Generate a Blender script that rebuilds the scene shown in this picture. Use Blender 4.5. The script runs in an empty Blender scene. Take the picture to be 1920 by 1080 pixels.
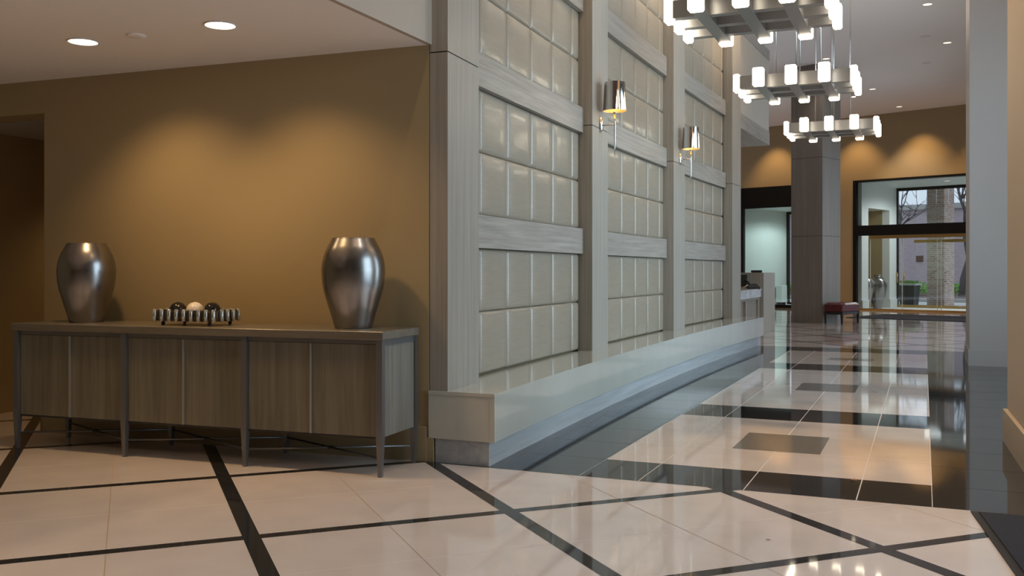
import bpy, math, random
from math import sin, cos, pi, radians, sqrt, atan2
from mathutils import Vector, Matrix
random.seed(7)
scn = bpy.context.scene
col = scn.collection

# ------------------------------------------------------------------ materials
def new_mat(name):
    m = bpy.data.materials.new(name); m.use_nodes = True
    return m, m.node_tree.nodes, m.node_tree.links, m.node_tree.nodes['Principled BSDF']

def plain(name, c, rough=.5, metal=0., spec=.5, coat=0., emit=None, es=0., noise=0., nscale=8., bump=0., bscale=60.):
    m, N, L, b = new_mat(name)
    b.inputs['Base Color'].default_value = (*c, 1)
    b.inputs['Roughness'].default_value = rough
    b.inputs['Metallic'].default_value = metal
    b.inputs['Specular IOR Level'].default_value = spec
    b.inputs['Coat Weight'].default_value = coat
    b.inputs['Coat Roughness'].default_value = .05
    if emit:
        b.inputs['Emission Color'].default_value = (*emit, 1)
        b.inputs['Emission Strength'].default_value = es
    tc = N.new('ShaderNodeTexCoord')
    if noise:
        n = N.new('ShaderNodeTexNoise'); n.inputs['Scale'].default_value = nscale; n.inputs['Detail'].default_value = 5
        L.new(tc.outputs['Object'], n.inputs['Vector'])
        r = N.new('ShaderNodeMapRange'); r.inputs['To Min'].default_value = 1 - noise; r.inputs['To Max'].default_value = 1 + noise
        r.inputs['From Min'].default_value = .25; r.inputs['From Max'].default_value = .75
        L.new(n.outputs['Fac'], r.inputs['Value'])
        x = N.new('ShaderNodeVectorMath'); x.operation = 'SCALE'; x.inputs[0].default_value = c
        L.new(r.outputs[0], x.inputs['Scale']); L.new(x.outputs[0], b.inputs['Base Color'])
    if bump:
        n2 = N.new('ShaderNodeTexNoise'); n2.inputs['Scale'].default_value = bscale; n2.inputs['Detail'].default_value = 3
        L.new(tc.outputs['Object'], n2.inputs['Vector'])
        bp = N.new('ShaderNodeBump'); bp.inputs['Strength'].default_value = bump; bp.inputs['Distance'].default_value = .01
        L.new(n2.outputs['Fac'], bp.inputs['Height']); L.new(bp.outputs[0], b.inputs['Normal'])
    return m

def grain(name, c1, c2, scale, rough=.4, metal=0., coat=0., detail=6., contrast=1.):
    """streaky grain: noise stretched by the per-axis scale"""
    m, N, L, b = new_mat(name)
    tc = N.new('ShaderNodeTexCoord'); mp = N.new('ShaderNodeMapping')
    mp.inputs['Scale'].default_value = scale
    L.new(tc.outputs['Object'], mp.inputs['Vector'])
    n = N.new('ShaderNodeTexNoise'); n.inputs['Scale'].default_value = 1; n.inputs['Detail'].default_value = detail
    n.inputs['Roughness'].default_value = .65; n.inputs['Distortion'].default_value = .35
    L.new(mp.outputs[0], n.inputs['Vector'])
    r = N.new('ShaderNodeValToRGB')
    r.color_ramp.elements[0].position = .5 - .22 / contrast; r.color_ramp.elements[0].color = (*c1, 1)
    r.color_ramp.elements[1].position = .5 + .22 / contrast; r.color_ramp.elements[1].color = (*c2, 1)
    L.new(n.outputs['Fac'], r.inputs[0]); L.new(r.outputs[0], b.inputs['Base Color'])
    b.inputs['Roughness'].default_value = rough; b.inputs['Metallic'].default_value = metal
    b.inputs['Coat Weight'].default_value = coat; b.inputs['Coat Roughness'].default_value = .1
    bp = N.new('ShaderNodeBump'); bp.inputs['Strength'].default_value = .12; bp.inputs['Distance'].default_value = .004
    L.new(n.outputs['Fac'], bp.inputs['Height']); L.new(bp.outputs[0], b.inputs['Normal'])
    return m

def glass(name, tint=(.93, .98, .97), ior=1.45):
    m, N, L, b = new_mat(name)
    N.remove(b)
    out = N['Material Output']
    t = N.new('ShaderNodeBsdfTransparent'); t.inputs[0].default_value = (*tint, 1)
    g = N.new('ShaderNodeBsdfGlossy'); g.inputs['Roughness'].default_value = .02
    f = N.new('ShaderNodeFresnel'); f.inputs['IOR'].default_value = ior
    x = N.new('ShaderNodeMixShader')
    L.new(f.outputs[0], x.inputs[0]); L.new(t.outputs[0], x.inputs[1]); L.new(g.outputs[0], x.inputs[2])
    L.new(x.outputs[0], out.inputs['Surface'])
    return m

def brick(name, c1, c2, mortar, scale=1.):
    m, N, L, b = new_mat(name)
    tc = N.new('ShaderNodeTexCoord')
    sep = N.new('ShaderNodeSeparateXYZ'); L.new(tc.outputs['Object'], sep.inputs[0])
    ad = N.new('ShaderNodeMath'); ad.operation = 'ADD'
    L.new(sep.outputs['X'], ad.inputs[0]); L.new(sep.outputs['Y'], ad.inputs[1])
    cb = N.new('ShaderNodeCombineXYZ'); L.new(ad.outputs[0], cb.inputs['X']); L.new(sep.outputs['Z'], cb.inputs['Y'])
    t = N.new('ShaderNodeTexBrick'); t.inputs['Scale'].default_value = scale
    t.inputs['Color1'].default_value = (*c1, 1); t.inputs['Color2'].default_value = (*c2, 1); t.inputs['Mortar'].default_value = (*mortar, 1)
    t.inputs['Brick Width'].default_value = .21; t.inputs['Row Height'].default_value = .075; t.inputs['Mortar Size'].default_value = .009
    L.new(cb.outputs[0], t.inputs['Vector']); L.new(t.outputs['Color'], b.inputs['Base Color'])
    b.inputs['Roughness'].default_value = .9
    return m

M = {}
M['cream_tile'] = plain('cream_stone', (.76, .66, .605), .045, spec=.62, coat=.5, noise=.07, nscale=3.2)
M['black_tile'] = plain('black_stone', (.022, .022, .024), .045, spec=.5, coat=.12, noise=.15, nscale=5)
M['grey_tile'] = plain('grey_stone', (.19, .175, .16), .09, spec=.6, noise=.12, nscale=9)
M['grout'] = plain('beige_grout', (.42, .31, .22), .6)
M['grout_pale'] = plain('pale_grout', (.62, .56, .52), .5)
M['grout_dark'] = plain('dark_grout', (.006, .006, .006), .5)
M['khaki'] = plain('khaki_paint', (.36, .275, .150), .62, bump=.02, bscale=160)
M['khaki_dark'] = plain('dark_khaki_paint', (.22, .175, .12), .65, bump=.02, bscale=160)
M['greige'] = plain('warm_grey_paint', (.36, .33, .315), .6, bump=.02, bscale=160)
M['ceiling_paint'] = plain('ceiling_paint', (.84, .80, .77), .8)
M['tan'] = plain('tan_paint', (.40, .32, .23), .6)
M['warm_white'] = plain('warm_white_paint', (.42, .36, .30), .6)
M['white_paint'] = plain('white_paint', (.74, .77, .75), .6)
M['wood_v'] = grain('silver_wood_upright', (.25, .225, .19), (.37, .34, .295), (42, 42, .9), .38)
M['wood_h'] = grain('silver_wood_level', (.21, .185, .16), (.37, .335, .295), (30, .9, 34), .42)
M['wood_far'] = grain('grey_wood_cladding', (.17, .145, .12), (.235, .205, .175), (12, 12, .5), .5)
M['toe'] = grain('silver_wood_plinth', (.33, .33, .33), (.47, .48, .48), (20, .8, 30), .4)
M['lacquer'] = plain('taupe_gloss_lacquer', (.50, .50, .445), .10, spec=.55, coat=.5, noise=.04, nscale=3)
M['pad_fabric'] = grain('woven_taupe_cloth', (.265, .225, .172), (.32, .275, .215), (9, 4, 110), .33, detail=3, coat=.25)
M['cab_door'] = grain('aged_grey_veneer', (.10, .092, .068), (.20, .185, .138), (24, 24, 1.0), .42, coat=.15)
M['cab_top'] = grain('aged_grey_top', (.12, .105, .08), (.19, .17, .135), (1.5, 26, 26), .32, coat=.2)
M['cab_metal'] = plain('dull_steel', (.20, .20, .205), .38, metal=.75)
M['dark_metal'] = plain('dark_stretcher', (.05, .048, .046), .45, metal=.5)
M['silver'] = plain('tarnished_silver', (.33, .315, .305), .27, metal=1., noise=.12, nscale=4)
M['chrome'] = plain('chrome', (.62, .60, .59), .05, metal=1.)
M['alu'] = plain('brushed_aluminium', (.46, .46, .46), .30, metal=1.)
M['brass'] = plain('brass', (.55, .36, .14), .28, metal=1.)
M['black_frame'] = plain('black_frame', (.004, .004, .004), .45, spec=.25)
M['steel_light'] = plain('pale_steel_strip', (.42, .41, .38), .3, metal=.6)
M['glow'] = plain('glowing_block', (.9, .85, .75), .4, emit=(1., .86, .66), es=5.)
M['down_glow'] = plain('downlight_lamp', (.9, .9, .9), .4, emit=(1., .82, .6), es=7.)
M['down_glow_hall'] = plain('hall_downlight_lamp', (.9, .9, .9), .4, emit=(1., .86, .7), es=.9)
M['bulb'] = plain('lamp_bulb', (.9, .8, .5), .4, emit=(1., .70, .32), es=14.)
M['shade_in'] = plain('gold_shade_lining', (.85, .66, .33), .45, metal=.6)
M['white_trim'] = plain('white_trim_ring', (.75, .72, .68), .5)
M['rod_glass'] = plain('mirrored_glass_rod', (.68, .70, .68), .16, metal=.8)
M['tray_mirror'] = plain('dark_mirror', (.16, .13, .10), .2, metal=.8)
M['ball_black'] = plain('polished_black', (.012, .010, .010), .10, spec=.6)
M['ball_white'] = plain('carved_white', (.80, .73, .63), .35)
M['leather'] = plain('oxblood_leather', (.085, .008, .010), .28, spec=.5, noise=.15, nscale=30)
M['black_wood'] = plain('black_wood', (.012, .011, .011), .35)
M['mat'] = plain('charcoal_carpet', (.018, .017, .026), .95, noise=.5, nscale=180, bump=.7, bscale=300)
M['mat_edge'] = plain('rubber_edge', (.010, .009, .012), .7)
M['marble'] = plain('pale_marble', (.52, .52, .55), .15, noise=.25, nscale=7)
M['black_plastic'] = plain('black_plastic', (.012, .012, .013), .35)
M['glass'] = glass('clear_glass')
M['edge_glass'] = plain('bright_glass_edge', (.72, .80, .80), .15)
M['brick_pink'] = brick('pinkish_brick', (.52, .42, .46), (.60, .49, .53), (.58, .52, .56))
M['brick_brown'] = brick('brown_brick', (.50, .30, .23), (.68, .55, .47), (.74, .70, .66))
M['pave'] = plain('concrete', (.72, .72, .72), .8, noise=.05, nscale=2)
M['curb'] = plain('curb_stone', (.50, .49, .47), .85)
M['mulch'] = plain('brown_mulch', (.14, .09, .08), .95, noise=.5, nscale=14)
M['leaf'] = plain('green_leaves', (.25, .55, .10), .6, noise=.45, nscale=9)
M['bark'] = plain('grey_bark', (.11, .10, .11), .9)
M['green_bin'] = plain('dark_green_planter', (.030, .052, .050), .5)
M['white_rim'] = plain('white_rim', (.85, .88, .85), .5)
M['red'] = plain('red_plastic', (.55, .04, .03), .45)
M['red_lit'] = plain('lit_red_letters', (.7, .05, .03), .5, emit=(1., .05, .03), es=1.2)
M['sign_face'] = plain('sign_face', (.55, .50, .42), .5)
M['dark_cushion'] = plain('dark_recess', (.015, .014, .013), .6)
M['dry_leaf'] = plain('dry_leaf', (.30, .09, .03), .7)

# ------------------------------------------------------------------ mesh builder
class MB:
    def __init__(s): s.v = []; s.f = []; s.mi = []; s.mats = []; s.smooth = []
    def midx(s, m):
        if m is None: return 0
        if m not in s.mats: s.mats.append(m)
        return s.mats.index(m)
    def add(s, vs, fs, m=None, smooth=False, T=None):
        o = len(s.v)
        s.v += [tuple(T @ Vector(v)) if T else tuple(v) for v in vs]
        k = s.midx(m)
        for f in fs: s.f.append([i + o for i in f]); s.mi.append(k); s.smooth.append(smooth)
        return s
    def box(s, x0, x1, y0, y1, z0, z1, m=None, T=None, bev=0.):
        if bev > 0:
            return s.bevbox(x0, x1, y0, y1, z0, z1, bev, m, T)
        vs = [(x, y, z) for x in (x0, x1) for y in (y0, y1) for z in (z0, z1)]
        fs = [(0, 1, 3, 2), (4, 6, 7, 5), (0, 4, 5, 1), (2, 3, 7, 6), (0, 2, 6, 4), (1, 5, 7, 3)]
        return s.add(vs, fs, m, False, T)
    def bevbox(s, x0, x1, y0, y1, z0, z1, b, m=None, T=None):
        b = min(b, (x1 - x0) / 2.01, (y1 - y0) / 2.01, (z1 - z0) / 2.01)
        c = [(x0, x1), (y0, y1), (z0, z1)]
        vs = []; idx = {}
        for i in (0, 1):
            for j in (0, 1):
                for k in (0, 1):
                    for ax in range(3):   # vertex lying on the face with normal ax
                        p = [c[0][i], c[1][j], c[2][k]]
                        sg = (i, j, k)
                        for a2 in range(3):
                            if a2 != ax: p[a2] += b if sg[a2] == 0 else -b
                        idx[(i, j, k, ax)] = len(vs); vs.append(tuple(p))
        fs = []
        for ax in range(3):
            for side in (0, 1):
                o = [a for a in range(3) if a != ax]
                loop = []
                for (p, q) in ((0, 0), (1, 0), (1, 1), (0, 1)):
                    t = [0, 0, 0]; t[ax] = side; t[o[0]] = p; t[o[1]] = q
                    loop.append(idx[(*t, ax)])
                flip = (side == 0) ^ (ax == 1)
                fs.append(loop[::-1] if flip else loop)
        for a in range(3):
            o = [x for x in range(3) if x != a]
            for p in (0, 1):
                for q in (0, 1):
                    t0 = [0, 0, 0]; t1 = [0, 0, 0]; t1[a] = 1
                    t0[o[0]] = t1[o[0]] = p; t0[o[1]] = t1[o[1]] = q
                    fs.append([idx[(*t0, o[0])], idx[(*t1, o[0])], idx[(*t1, o[1])], idx[(*t0, o[1])]])
        for i in (0, 1):
            for j in (0, 1):
                for k in (0, 1): fs.append([idx[(i, j, k, 0)], idx[(i, j, k, 1)], idx[(i, j, k, 2)]])
        return s.add(vs, fs, m, False, T)
    def lathe(s, prof, n=48, m=None, T=None, smooth=True, cap=True):
        vs = []; fs = []
        for (r, z) in prof:
            for i in range(n): a = 2 * pi * i / n; vs.append((r * cos(a), r * sin(a), z))
        for k in range(len(prof) - 1):
            for i in range(n):
                j = (i + 1) % n
                fs.append((k * n + i, k * n + j, (k + 1) * n + j, (k + 1) * n + i))
        if cap:
            fs.append(tuple(reversed(range(n)))); fs.append(tuple(range((len(prof) - 1) * n, len(prof) * n)))
        return s.add(vs, fs, m, smooth, T)
    def tube(s, pts, rs, n=10, m=None, smooth=True):
        pts = [Vector(p) for p in pts]
        if not hasattr(rs, '__len__'): rs = [rs] * len(pts)
        vs = []; fs = []; up = None
        for i, p in enumerate(pts):
            d = (pts[min(i + 1, len(pts) - 1)] - pts[max(i - 1, 0)]).normalized()
            if up is None: up = d.orthogonal().normalized()
            up = (up - d * up.dot(d)).normalized(); w = d.cross(up)
            for k in range(n):
                a = 2 * pi * k / n; vs.append(tuple(p + (up * cos(a) + w * sin(a)) * rs[i]))
        for i in range(len(pts) - 1):
            for k in range(n):
                j = (k + 1) % n
                fs.append((i * n + k, i * n + j, (i + 1) * n + j, (i + 1) * n + k))
        fs.append(tuple(reversed(range(n)))); fs.append(tuple(range((len(pts) - 1) * n, len(pts) * n)))
        return s.add(vs, fs, m, smooth)
    def prism(s, poly, z0, z1, m=None):
        a = sum(poly[i][0] * poly[(i + 1) % len(poly)][1] - poly[(i + 1) % len(poly)][0] * poly[i][1] for i in range(len(poly)))
        if a < 0: poly = poly[::-1]
        n = len(poly)
        vs = [(x, y, z0) for x, y in poly] + [(x, y, z1) for x, y in poly]
        fs = [tuple(reversed(range(n))), tuple(range(n, 2 * n))] + [(i, (i + 1) % n, n + (i + 1) % n, n + i) for i in range(n)]
        return s.add(vs, fs, m)
    def strip(s, ys, xa, xb, z0, z1, m=None, T=None):
        """bar following curves xa(y)..xb(y) between heights z0 and z1"""
        vs = []; fs = []
        for y in ys:
            a, b = xa(y), xb(y); vs += [(a, y, z0), (b, y, z0), (b, y, z1), (a, y, z1)]
        for i in range(len(ys) - 1):
            p, q = 4 * i, 4 * i + 4
            for k in range(4): fs.append((p + k, p + (k + 1) % 4, q + (k + 1) % 4, q + k))
        fs.append((3, 2, 1, 0)); e = 4 * (len(ys) - 1); fs.append((e, e + 1, e + 2, e + 3))
        return s.add(vs, fs, m, False, T)
    def build(s, name, mat=None, parent=None, loc=None):
        me = bpy.data.meshes.new(name)
        me.from_pydata(s.v, [], s.f)
        mats = s.mats if s.mats else [mat]
        if mat is not None and s.mats: mats = s.mats
        for m in mats: me.materials.append(M[m] if isinstance(m, str) else m)
        for i, p in enumerate(me.polygons): p.material_index = s.mi[i]; p.use_smooth = s.smooth[i]
        import bmesh
        bm = bmesh.new(); bm.from_mesh(me); bmesh.ops.recalc_face_normals(bm, faces=bm.faces); bm.to_mesh(me); bm.free()
        o = bpy.data.objects.new(name, me); col.objects.link(o)
        if parent: o.parent = parent
        if loc: o.location = loc
        return o

def tag(o, label=None, cat=None, group=None, kind=None):
    if label: o['label'] = label
    if cat: o['category'] = cat
    if group: o['group'] = group
    if kind: o['kind'] = kind
    return o
def empty(name, loc, rz=0., label=None, cat=None, group=None, kind=None):
    o = bpy.data.objects.new(name, None); col.objects.link(o); o.location = loc; o.rotation_euler = (0, 0, rz)
    o.empty_display_size = .1
    return tag(o, label, cat, group, kind)
def copy_tree(o, parent=None):
    c = o.copy(); col.objects.link(c); c.parent = parent
    for ch in list(o.children): copy_tree(ch, c)
    return c
def struct(mb, name, mat=None, parent=None):
    o = mb.build(name, mat, parent)
    if parent is None: o['kind'] = 'structure'
    return o
def spot(name, loc, target, power, color, ang=100, blend=.6, size=.05):
    l = bpy.data.lights.new(name, 'SPOT'); l.energy = power; l.color = color
    l.spot_size = radians(ang); l.spot_blend = blend; l.shadow_soft_size = size
    o = bpy.data.objects.new(name, l); col.objects.link(o); o.location = loc
    o.rotation_euler = (Vector(target) - Vector(loc)).to_track_quat('-Z', 'Y').to_euler()
    return o
def point(name, loc, power, color, size=.05):
    l = bpy.data.lights.new(name, 'POINT'); l.energy = power; l.color = color; l.shadow_soft_size = size
    o = bpy.data.objects.new(name, l); col.objects.link(o); o.location = loc
    return o
def area(name, loc, target, sx, sy, power, color):
    l = bpy.data.lights.new(name, 'AREA'); l.shape = 'RECTANGLE'; l.size = sx; l.size_y = sy; l.energy = power; l.color = color
    o = bpy.data.objects.new(name, l); col.objects.link(o); o.location = loc
    o.rotation_euler = (Vector(target) - Vector(loc)).to_track_quat('-Z', 'Y').to_euler()
    return o

# ------------------------------------------------------------------ camera (eye 1.25 m, level, shifted lens)
F = 1800.; HZ = 508.; EYE = 1.25
YAW = atan2(1732 - 960, F)
cam = bpy.data.cameras.new('camera'); cam.sensor_width = 36; cam.lens = 36 * F / 1920
cam.shift_y = -(540 - HZ) / 1920.
cam.clip_end = 300
co = bpy.data.objects.new('camera', cam); col.objects.link(co)
co.location = (0, 0, EYE); co.rotation_euler = (pi / 2, 0, YAW)
scn.camera = co

# ------------------------------------------------------------------ floor
ZT = 0.0
def strip_poly(a, b, w):
    (x0, y0), (x1, y1) = a, b
    d = Vector((x1 - x0, y1 - y0)).normalized(); n = Vector((-d.y, d.x)) * w / 2
    return [(x0 - n.x, y0 - n.y), (x1 - n.x, y1 - n.y), (x1 + n.x, y1 + n.y), (x0 + n.x, y0 + n.y)]
def clip(poly, axis, val, keep_less):
    out = []
    for i in range(len(poly)):
        p, q = poly[i], poly[(i + 1) % len(poly)]
        pi_, qi = ((p[axis] <= val) == keep_less), ((q[axis] <= val) == keep_less)
        if pi_: out.append(p)
        if pi_ != qi:
            t = (val - p[axis]) / (q[axis] - p[axis])
            out.append((p[0] + t * (q[0] - p[0]), p[1] + t * (q[1] - p[1])))
    return out
fl = MB()
fl.box(-9, 6.5, -5, 36, -.12, 0, 'cream_tile')
def lay(poly, z, m):
    if len(poly) < 3: return
    a = sum(poly[i][0] * poly[(i + 1) % len(poly)][1] - poly[(i + 1) % len(poly)][0] * poly[i][1] for i in range(len(poly)))
    if a < 0: poly = poly[::-1]
    fl.add([(x, y, z) for x, y in poly], [tuple(range(len(poly)))], m)
YN = 5.545     # near edge of the black field
YF = 16.38     # far edge
PIT = 1.875
def zone(m, a, b, w, z, zonesel):
    p = strip_poly(a, b, w)
    if zonesel == 'near':
        if m != 'any':
            q = clip(p, 1, YN, True); lay(q, z, m)
            # left part (x < -3) may run further back
            q = clip(clip(p, 1, YN, False), 0, -2.99, True); lay(clip(q, 1, 14, True), z, m)
    else:
        lay(clip(clip(p, 1, YF, False), 1, 33.5, True), z, m)
# the two families of dark strips on the diagonal
Cs = [6.56 + PIT * k for k in range(-8, 8)]
Cs = [c if abs(c - 6.56) > .1 else 6.56 for c in Cs]
cmeas = {0: 6.56, -1: 4.79, 1: 8.58, 2: 10.7, 3: 12.72}
Smeas = {0: 2.60, -1: .76, 1: 4.45, -2: -1.02}
def cfam(k): return cmeas.get(k, 6.56 + PIT * k)
def sfam(k): return Smeas.get(k, 2.60 + PIT * k)
for k in range(-9, 9):
    c = cfam(k)
    zone('black_tile', (-14, -14 + c), (12, 12 + c), .072, .0006, 'near')
    g = (cfam(k) + cfam(k + 1)) / 2
    zone('grout_pale', (-14, -14 + g), (12, 12 + g), .003, .0003, 'near')
for k in range(-9, 9):
    s_ = sfam(k)
    zone('black_tile', (-14, s_ + 14), (12, s_ - 12), .080, .0008, 'near')
    g = (sfam(k) + sfam(k + 1)) / 2
    zone('grout', (-14, g + 14), (12, g - 12), .0045, .0004, 'near')
for k in range(-2, 26):
    c = 12.0 + PIT * k
    zone('black_tile', (-14, -14 + c), (12, 12 + c), .075, .0006, 'far')
    s_ = 6.3 + PIT * k
    zone('black_tile', (-14, s_ + 14), (12, s_ - 12), .075, .0008, 'far')
# black field with cream rugs of stone
lay([(-3.0, YN), (6.5, YN), (6.5, YF), (-3.0, YF)], .0010, 'black_tile')
XL, XR = -1.932, .042
gx = [-1.56, -.945, -.338]
fields = [(6.10, 8.26, 6.82, 7.54), (8.975, 12.60, 10.42, 11.13), (13.41, 15.58, 14.15, 14.52)]
for (a, b, s0, s1) in fields:
    lay([(XL, a), (XR, a), (XR, b), (XL, b)], .0014, 'cream_tile')
    for g in (s0, s1):
        lay(strip_poly((XL, g), (XR, g), .003), .0017, 'grout_pale')
    if b - a > 3:
        for g in (a + .61, b - .61): lay(strip_poly((XL, g), (XR, g), .003), .0017, 'grout_pale')
    lay([(-1.24, s0), (-.648, s0), (-.648, s1), (-1.24, s1)], .0022, 'grey_tile')
for g in gx: lay(strip_poly((g, YN), (g, 15.6), .006), .0018, 'grout_pale')
for g in (XL, XR): lay(strip_poly((g, YN), (g, 6.10), .004), .0018, 'grout_pale')
for (a, b, s0, s1) in fields:
    for g in (XL, XR): lay(strip_poly((g, a), (g, b), .006), .0018, 'grout_pale')
y = 6.1
while y < 16:
    for xa, xb in ((-2.54, XL), (XR, 2.6)): lay(strip_poly((xa, y), (xb, y), .003), .0018, 'grout_dark')
    y += .61
for g in (-.945,):
    for (a, b, s0, s1) in fields:
        lay([(-1.24, s0), (-.648, s0), (-.648, s1), (-1.24, s1)], .0024, 'grey_tile')
floor = struct(fl, 'floor')

# ------------------------------------------------------------------ curved feature wall
def arc(c0, k): return lambda y: c0 + k * ((y - 10.97) / 5.4) ** 2
pil = arc(-3.01, .16); pan = arc(-3.17, .14); fas = arc(-2.655, .15); toe = arc(-2.70, .15)
def lin(a, b, n): return [a + (b - a) * i / n for i in range(n + 1)]
Hc = 6.2
PIL = [(5.585, 6.125), (8.965, 9.50), (12.345, 12.935), (15.86, 16.46)]
BEN0, BEN1 = 5.557, 16.62
ZS = .467

w = MB(); w.strip(lin(5.60, 16.46, 20), lambda y: -3.62, lambda y: pan(y) - .03, 0, Hc, 'khaki')
struct(w, 'wall_left')

bench = empty('wall_bench', (-2.8, 11., 0), 0, 'long glossy taupe bench curving along the foot of the padded wall', 'bench')
def bl(mb, name, mat, parent):
    """build in world coordinates, parent keeps them (root unrotated)"""
    o = mb.build(name, mat, parent); o.location = -Vector(parent.location); return o
ys = lin(BEN0, BEN1, 40)
b = MB(); b.strip(ys, lambda y: pil(y) - .13, fas, ZS - .022, ZS, 'lacquer'); bl(b, 'seat_slab', 'lacquer', bench)
b = MB(); b.strip(lin(BEN0 + .004, BEN1, 40), lambda y: pil(y) - .13, lambda y: fas(y) - .004, .158, ZS - .022, 'lacquer')
b.strip([BEN0 + .002, BEN0 + .02], lambda y: fas(y) - .035, lambda y: fas(y) - .001, .158, ZS - .024, 'lacquer'); bl(b, 'front_panel', 'lacquer', bench)
b = MB(); b.strip(lin(BEN0 + .015, BEN1 - .02, 40), lambda y: pil(y) - .085, toe, 0, .158, 'toe'); bl(b, 'plinth', 'toe', bench)

pn = ['nearest the console cabinet', 'carrying the nearer wall lamp', 'carrying the farther wall lamp', 'at the far end beside the reception desk']
for i, (a, c) in enumerate(PIL):
    m_ = (a + c) / 2; x = pil(m_)
    slope = atan2(pil(c) - pil(a), c - a)
    r = empty('pilaster', (x, m_, 0), -slope, 'tall silver wood pilaster ' + pn[i], 'pilaster', 'pilasters of the padded wall')
    h = (c - a) / 2
    dpt = .15 if i else .128
    o = MB().box(-dpt, 0, -h, h, ZS, 2.678, 'wood_v').build('lower_panel', 'wood_v', r)
    o = MB().box(-dpt, 0, -h, h, 2.686, Hc, 'wood_v').build('upper_panel', 'wood_v', r)
    MB().box(-dpt + .01, -.006, -h + .006, h - .006, 2.676, 2.688, 'dark_cushion').build('joint', 'dark_cushion', r)

# padded squares
def pad_mesh(wd, ht, name):
    us = [0, .02, .05, .11, .25, .5, .75, .89, .95, .98, 1]
    D = .032
    def prof(t, L):
        e = .034 / L
        d = min(t, 1 - t) / e
        return 1. if d >= 1 else sqrt(max(0, 1 - (1 - d) ** 2))
    vs = []; fs = []
    n = len(us)
    def mapu(u, L):
        e = .034 / L
        tt = {0: 0, .02: .12 * e, .05: .4 * e, .11: e * .95, .25: .28, .5: .5}
        return tt[u] if u <= .5 else 1 - tt[round(1 - u, 2)]
    for a in us:
        for b_ in us:
            y = mapu(a, wd); z = mapu(b_, ht)
            bul = 1 + .03 * sin(pi * y) * sin(pi * z)
            vs.append((D * prof(y, wd) * prof(z, ht) * bul, (y - .5) * wd, (z - .5) * ht))
    for i in range(n - 1):
        for j in range(n - 1): fs.append((i * n + j, (i + 1) * n + j, (i + 1) * n + j + 1, i * n + j + 1))
    o = len(vs)
    for (y, z) in ((-.5, -.5), (.5, -.5), (.5, .5), (-.5, .5)): vs.append((-.02, y * wd, z * ht))
    c00, c10, c11, c01 = 0, (n - 1) * n, n * n - 1, n - 1
    fs.append([o, o + 3, o + 2, o + 1])
    fs.append([i * n for i in range(n)][::-1] + [o, o + 1]); fs.append([i * n + n - 1 for i in range(n)] + [o + 2, o + 3])
    fs.append(list(range(n)) + [o + 3, o]); fs.append(list(range((n - 1) * n, n * n))[::-1] + [o + 1, o + 2])
    m = MB(); m.add(vs, fs, 'pad_fabric', True)
    o_ = m.build(name, 'pad_fabric')
    me = o_.data
    for p in list(me.polygons)[-5:]: p.use_smooth = False
    bpy.data.objects.remove(o_)
    return me
BAY = [(6.13, 8.957, [6.49, 7.05, 7.61, 8.165, 8.725]), (9.505, 12.34, [9.905, 10.465, 11.03, 11.585, 12.13]), (12.94, 15.855, [13.43, 14.005, 14.57, 15.14, 15.725])]
secs = [(.467, .945, 1.42), (1.665, 2.14, 2.61), (2.855, 3.325, 3.80), (4.045, 4.515, 4.99), (5.235, 5.71, 6.19)]
bayn = ['nearest bay', 'middle bay', 'farthest bay']
secn = ['lowest, just above the bench', 'second up', 'third up', 'fourth up', 'topmost']
cache = {}
for bi, (ya, yb, seams) in enumerate(BAY):
    edges = [ya + .004] + seams + [yb - .004]
    for si, (z0, zm, z1) in enumerate(secs):
        yc = (ya + yb) / 2
        r = empty('padded_panel', (pan(yc), yc, z0), 0, 'quilted taupe panel in the %s of the padded wall, %s' % (bayn[bi], secn[si]), 'wall panel', 'padded panels of the feature wall')
        for (za, zb) in ((z0 + .004, zm), (zm, z1)):
            for e in range(len(edges) - 1):
                y0, y1 = edges[e], edges[e + 1]
                wd = round(y1 - y0, 3); ht = round(zb - za, 3)
                key = (wd, ht)
                if key not in cache: cache[key] = pad_mesh(wd, ht, 'pad')
                o = bpy.data.objects.new('pad', cache[key]); col.objects.link(o); o.parent = r
                cy = (y0 + y1) / 2
                o.location = (pan(cy) - pan(yc), cy - yc, (za + zb) / 2 - z0)
                o.rotation_euler = (0, 0, -atan2(pan(y1) - pan(y0), wd))
    for ri, (za, zb) in enumerate(((1.42, 1.665), (2.61, 2.855), (3.80, 4.045), (4.99, 5.235))):
        b = MB(); b.strip(lin(ya + .002, yb - .002, 8), lambda y: pan(y) - .02, lambda y: pan(y) + .072, za, zb, 'wood_h')
        o = b.build('wood_rail', 'wood_h')
        tag(o, 'silver wood rail across the %s of the padded wall, %s' % (bayn[bi], ['lowest', 'second up', 'third up', 'fourth up'][ri]), 'rail', 'rails of the padded wall')

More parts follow.
